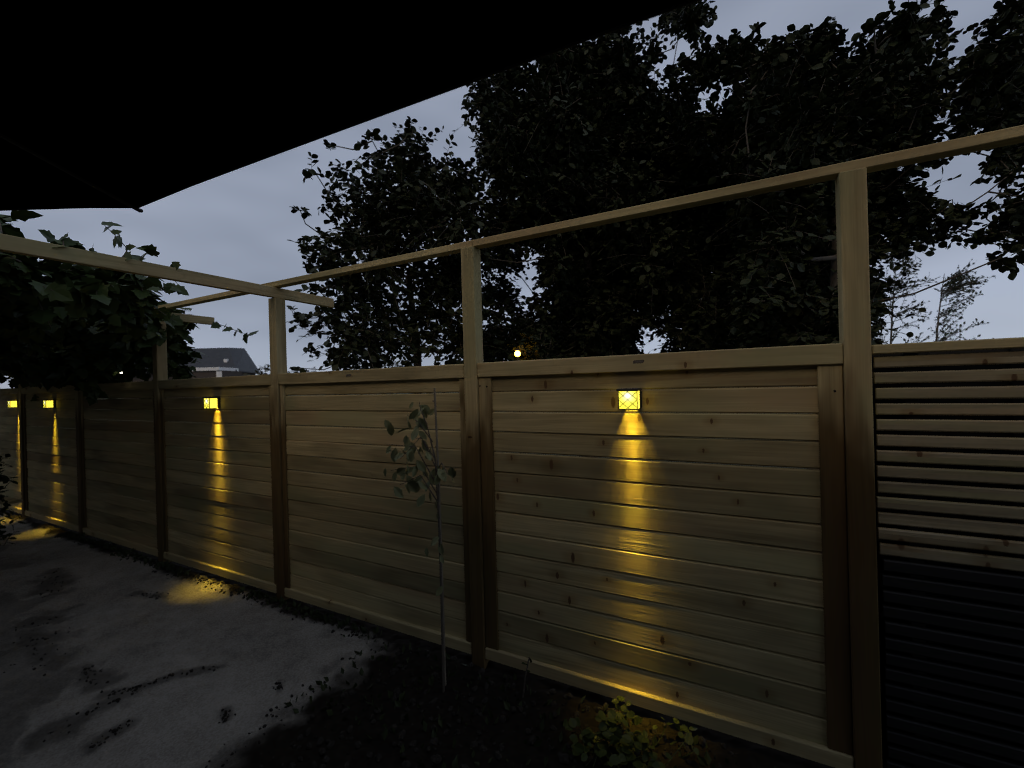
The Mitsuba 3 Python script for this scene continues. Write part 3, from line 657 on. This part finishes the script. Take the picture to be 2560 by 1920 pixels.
for a, b, c in BR:
    q = np.array([a, b, c])
    put('branch', tube(q, [.004, .003, .0015], 5), 'bark', key)
    for u in np.linspace(.3, 1.0, 9):
        p = (1 - u) ** 2 * q[0] + 2 * u * (1 - u) * q[1] + u * u * q[2]
        for _ in range(1):
            pts_.append(p + rg.normal(size=3) * [.030, .030, .022])
            al_.append(np.array([rg.normal() * .5 - .15, rg.normal() * .45 - .1, -0.85 + rg.normal() * .35]))
for p in ((-.06, -.28, .82), (-.065, -.28, .79), (-.26, -.29, .86), (-.055, -.29, .72), (-.15, -.29, .75), (-.06, -.28, .95), (-.07, -.28, 1.02), (-.48, -.25, 1.47), (-.43, -.25, 1.45), (-.045, -.29, .55)):
    pts_.append(np.array(p)); al_.append(np.array([rg.normal() * .4 - .1, rg.normal() * .3, -1.0]))
pts_, al_ = np.array(pts_), np.array(al_)
v, _ = leaves(OVAL, pts_, al_, rg.normal(size=(len(pts_), 3)) * .6 + [0, -1.0, .35], rg.uniform(.045, .095, len(pts_)))
leaf_parts(key, 'leaf', v, OVAL[1], 'sapling_leaf', np.arange(len(v)), 'leaves')

key = thing('young_plant', 'thin bare plant stem in the dark soil left of the leafy low plant', 'plant')
put('stem', tube([(.36, -.14, -.09), (.375, -.13, .05), (.40, -.12, .17)], [.005, .004, .003], 6), 'bark', key)
rg = np.random.default_rng(43)
for a in ((.378, -.13, .09), (.39, -.125, .13), (.40, -.12, .17)):
    v, _ = leaves(OVAL, np.array([a]), rg.normal(size=(1, 3)) + [0, 0, .3], np.array([[0, -.3, 1.0]]), np.array([.045]))
    put('leaf', (v[0], OVAL[1]), 'tree_leaf', key)

# low plant that the nearest lamp lights
key = thing('low_plant', 'low leafy plant lit yellow green by the lamp at the bottom of the picture', 'plant')
rg = np.random.default_rng(47)
pts_, al_, nn_ = [], [], []
for i in range(46):
    bx, by = 0.94 + rg.normal() * .10, -0.30 + rg.normal() * .075
    h = rg.uniform(.05, .17) * math.exp(-((bx - .94) / .28) ** 2)
    tip = np.array([bx + rg.normal() * .05, by + rg.normal() * .05, -0.05 + h])
    put('stalk', tube([(bx * .6 + .94 * .4, by * .6 - .30 * .4, -.09), (bx, by, -.05 + h * .5), tip], [.003, .0025, .0015], 4), 'bush_leaf', key)
    for _ in range(4):
        pts_.append(tip + rg.normal(size=3) * [.022, .022, .012]); al_.append(rg.normal(size=3) * [1, 1, .35]); nn_.append(np.array([0, -.15, 1.0]) + rg.normal(size=3) * .4)
v, _ = leaves(ROUND, np.array(pts_), np.array(al_), np.array(nn_), rg.uniform(.028, .052, len(pts_)))
leaf_parts(key, 'leaf', v, ROUND[1], 'bush_leaf', np.arange(len(v)), 'leaves')

# dark shrub at the far left in front of the fence
key = thing('shrub', 'dark shrub at the far left picture edge, below the leftmost lamp', 'shrub')
rg = np.random.default_rng(53)
v, twigs = clump_leaves([(-5.72, -.72, .66, .22), (-5.48, -.72, .86, .14), (-5.8, -.75, .95, .2), (-5.95, -.75, .40, .26), (-5.8, -.74, .15, .22)], OVAL, .075, 2.4, rg)
put('branches', join([tube(np.array(t), [.005, .004, .002], 3) for t in twigs]), 'bark', key, kind='stuff')
put('foliage', (v.reshape(-1, 3), (OVAL[1][None] + (np.arange(len(v)) * v.shape[1])[:, None, None]).reshape(-1, 3)), 'tree_leaf', key, kind='stuff')

# weeds along the fence foot, clods and litter
rg = np.random.default_rng(59)
n = 900
bx = np.concatenate([rg.uniform(-6.5, -.8, n), rg.uniform(-.8, 1.8, 500)])
by = np.concatenate([-.035 - np.abs(rg.normal(size=n)) * .035, rg.uniform(-.75, -.03, 500)])
keep = (np.abs(bx + 2.745) > .42) & (np.abs(bx + 6.43) > .5)
bx, by = bx[keep], by[keep]
m_ = len(bx)
bz = ground_height(bx, by) - .004
v, f = leaves(DIAMOND, np.stack([bx, by, bz], 1), np.stack([rg.normal(size=m_) * .6, rg.normal(size=m_) * .6, np.ones(m_)], 1), rg.normal(size=(m_, 3)), rg.uniform(.02, .065, m_))
put('weeds', (v.reshape(-1, 3), f), 'grass_blade', kind='stuff', label='sparse dark weeds along the foot of the fence')
labels['weeds']['category'] = 'weeds'
plain('dark_clod', lambda p, n_, uv: mix((0.012, 0.010, 0.008), (0.035, 0.028, 0.02), fbm(p.x * 60, p.y * 60, p.z * 60, 2)), 0.95)
cl = []
ico = trimesh.creation.icosphere(1, 1.0)
for ax, ay, bx_, by_, r in STREAKS:
    for _ in range(int(16 + 300 * r)):
        t = rg.uniform()
        x, y = ax + (bx_ - ax) * t + rg.normal() * r * .45, ay + (by_ - ay) * t + rg.normal() * r * .45
        s = rg.uniform(.002, .008)
        m = ico.vertices * s * rg.uniform(.6, 1.3, 3) * (0.8 + 0.4 * rg.uniform(size=(len(ico.vertices), 1)))
        cl.append((m + [x, y, float(ground_height(np.array(x), np.array(y))) + s * .3], ico.faces))
for _ in range(1100):
    x, y = rg.uniform(-.85, 1.9), rg.uniform(-1.5, -.02)
    s = rg.uniform(.004, .020) * (0.45 if x < -.55 else 1.0)
    m = ico.vertices * s * rg.uniform(.6, 1.3, 3) * (0.8 + 0.4 * rg.uniform(size=(len(ico.vertices), 1)))
    cl.append((m + [x, y, float(ground_height(np.array(x), np.array(y))) + s * .2], ico.faces))
for _ in range(500):
    x, y = rg.uniform(-6, -.8), -.06 + rg.normal() * .035
    s = rg.uniform(.006, .02)
    s *= .6
    cl.append((ico.vertices * s * rg.uniform(.6, 1.3, 3) + [x, y, float(ground_height(np.array(x), np.array(y))) + s * .2], ico.faces))
put('soil_clods', join(cl), 'dark_clod', kind='stuff', label='dark soil clods and plant litter on the sand and the bed')
labels['soil_clods']['category'] = 'soil'

key = thing('plank', 'short pale plank lying at the far left picture edge', 'plank')
put('timber', box(-.55, .55, -.07, .07, 0, .035, .003).apply_transform(trimesh.transformations.rotation_matrix(0.12, [0, 0, 1])).apply_translation([-6.66, -.50, .42]), 'cross_wood', key)
put('support', box(-6.75, -6.65, -.57, -.43, -.1, .419, .003), 'black_wood', key)

# ------------------------------------------------------------------ lit street lamp and small light
key = thing('street_lamp', 'small bright warm street lamp shining against the dark tree just above the fence', 'street_lamp')
lx, ly, lz = -0.478, 1.6, 1.965  # stands in for a street lamp farther back, set before the foliage
put('post', tube([(lx, ly, -.2), (lx, ly, lz - .031)], .012, 8), 'black_metal', key)
put('bulb', trimesh.creation.icosphere(2, .030).apply_translation([lx, ly, lz]), 'lamp_inside', key, smooth=True, emitter={'type': 'area', 'radiance': {'type': 'rgb', 'value': [5.0, 2.0, 0.13]}})
put('cap', trimesh.creation.cone(.036, .02, sections=12).apply_translation([lx, ly, lz + .030]), 'black_metal', key)
key = thing('small_light', 'tiny white light shining in the gap under the vine, left of the far post', 'light bulb')
bx_, by_, bz_ = -4.27, -.10, 1.895  # small light hung close in front of the vine leaves
put('bulb', trimesh.creation.icosphere(1, .0125).apply_translation([bx_, by_, bz_]), 'lamp_inside', key, emitter={'type': 'area', 'radiance': {'type': 'rgb', 'value': [0.6, 0.55, 0.4]}})
put('cord', tube([(bx_, by_, bz_ + .012), (bx_ - .02, by_, 2.1), (bx_ - .05, by_ - .05, 2.42)], .002, 5), 'black_metal', key)

# ------------------------------------------------------------------ far things
plain('slate_roof', lambda p, n, uv: mix((0.020, 0.022, 0.025), (0.042, 0.044, 0.048), fbm(p.x * 3.0, p.y * 3.0, p.z * 12.0, 3)), 0.6)
plain('brick', lambda p, n, uv: mix((0.05, 0.038, 0.03), (0.09, 0.068, 0.055), fbm(p.x * 6, p.y * 6, p.z * 14, 3)), 0.85)
plain('white_paint', (0.78, 0.76, 0.72), 0.5)
plain('dark_glass', (0.03, 0.03, 0.035), 0.1)
HM = np.eye(4)
ang = math.radians(30)
HM[:3, 0], HM[:3, 1], HM[:3, 3] = [math.cos(ang), math.sin(ang), 0], [-math.sin(ang), math.cos(ang), 0], [-38.52, 16.70, -0.2]


def house_part(name, m, bsdf, parent, **kw):
    m = m.copy()
    m.apply_transform(HM)
    return put(name, m, bsdf, parent, **kw)


key = thing('house', 'far house with a dark hipped roof and white trim, just above the fence at left', 'house')
house_part('wall', prism([(-5.0, .3), (4.0, .3), (2.5, 6.2), (-5.0, 6.2)], 0, 3.6, 'z'), 'brick', key)
roof = trimesh.convex.convex_hull(np.array([[-5.6, -.2, 3.62], [4.38, -.2, 3.60], [2.75, 6.6, 3.60], [-5.6, 6.6, 3.62], [-4.6, 3.2, 5.75], [1.84, 3.2, 5.75], [1.93, 5.5, 5.88], [-4.6, 5.0, 5.8], [-5.6, -.2, 3.5], [4.38, -.2, 3.48], [2.75, 6.6, 3.48], [-5.6, 6.6, 3.5]]))
r = house_part('roof', roof, 'slate_roof', key)
house_part('skylight', box(2.75, 3.0, .9, 1.2, 4.30, 4.58, .01), 'white_paint', r)
house_part('window', box(3.35, 3.95, .24, .31, 3.02, 3.46, .01), 'white_paint', key)
house_part('extension', box(1.0, 4.55, -2.2, .29, 0, 3.48, .01), 'brick', key)
house_part('fascia', box(.9, 4.33, -2.32, .26, 3.482, 3.74, .01), 'white_paint', key)
house_part('door', box(4.06, 4.48, -2.26, -2.203, 2.2, 3.42, .01), 'white_paint', key)

# added house out of view, blocks the low sky from the foot of the fence
key = thing('added_house', 'added brick house behind the terrace, unseen, blocking the low sky', 'house')
put('wall', box(-12.0, 8.0, -6.6, -6.3, -.2, 5.1, .01), 'brick', key)
put('roof', prism([(-5.9, 5.1), (-9.6, 8.2), (-13.3, 5.1)], -12.4, 8.4), 'slate_roof', key)
for hx in (-8.5, -4.5, 3.5):
    w = put('window', box(hx - .9, hx + .9, -6.33, -6.27, 3.1, 4.3, .01), 'white_paint', key)
    put('pane', box(hx - .8, hx + .8, -6.29, -6.262, 3.2, 4.2, .005), 'dark_glass', w)
d_ = put('door', box(.2, 2.4, -6.33, -6.27, -.05, 2.15, .01), 'white_paint', key)
put('pane', box(.3, 2.3, -6.29, -6.262, .1, 2.05, .005), 'dark_glass', d_)

key = thing('hedge', 'far brownish hedge between the house and the left tree', 'hedge')
rg = np.random.default_rng(61)
hc = [(-23.0 + .80 * i + rg.normal() * .15, 13.3 + .41 * i + rg.normal() * .2, 1.75 + rg.uniform(0, .75), .75) for i in range(0, 20)]
v, _ = clump_leaves(hc, DIAMOND, .22, 3.0, rg, per=7, twig=.6)
put('foliage', (v.reshape(-1, 3), (DIAMOND[1][None] + (np.arange(len(v)) * 4)[:, None, None]).reshape(-1, 3)), 'hedge_leaf', key, kind='stuff')
put('branches', join([tube([(x, y, -.2), (x + .1, y, z)], [.06, .02], 5) for x, y, z, r in hc]), 'bark', key, kind='stuff')


# two wispy thin trees far right
def wisp(label, base, h, seed, lean):
    rg = np.random.default_rng(seed)
    key = thing('slender_tree', label, 'tree')
    base = np.array(base)
    zs = np.linspace(0, 1, 9)
    tr = np.stack([base[0] + lean * .25 * zs ** 2, base[1] + 0 * zs, base[2] + h * zs], 1)
    put('trunk', tube(tr, .055 * (1 - .85 * zs), 7), 'bark', key, smooth=True)
    br, lv = [], []
    for i in range(34):
        u = rg.uniform(.30, 1.0)
        p = np.array([np.interp(u, zs, tr[:, k]) for k in range(3)])
        a = rg.uniform(0, 2 * math.pi)
        L = (1.25 - .75 * u) * rg.uniform(.7, 1.25)
        d = unit(np.array([math.cos(a) + .7 * lean, math.sin(a), .55]))
        q = [p, p + d * L * .5, p + d * L + np.array([.12 * lean, 0, .10 * L])]
        br.append(tube(q, [.014, .009, .004], 4))
        for _ in range(9):
            t = rg.uniform(.25, 1)
            s = q[0] * (1 - t) ** 2 + 2 * t * (1 - t) * q[1] + t * t * q[2]
            e = unit(d + rg.normal(size=3) * .7 + [.5 * lean, 0, .15]) * rg.uniform(.2, .45)
            br.append(tube([s, s + e * .5, s + e + [0, 0, -.03]], [.006, .005, .003], 3))
            for w in np.linspace(.3, 1, 4):
                lv.append((s + e * w, e + rg.normal(size=3) * .25))
    put('branches', join(br), 'bark', key, kind='stuff')
    b, al = np.array([x[0] for x in lv]), np.array([x[1] for x in lv])
    v, f = leaves(DIAMOND, b, al, rg.normal(size=b.shape), rg.uniform(.06, .13, len(b)))
    put('crown', (v.reshape(-1, 3), f), 'tree_leaf', key, kind='stuff')


wisp('thin wispy tree against the pale sky, just right of the thick post', (5.85, 15.8, -.2), 5.3, 71, 1.0)
wisp('thin wispy tree with wind blown twigs, right one of the far pair', (7.10, 16.43, -.2), 5.0, 72, 1.4)
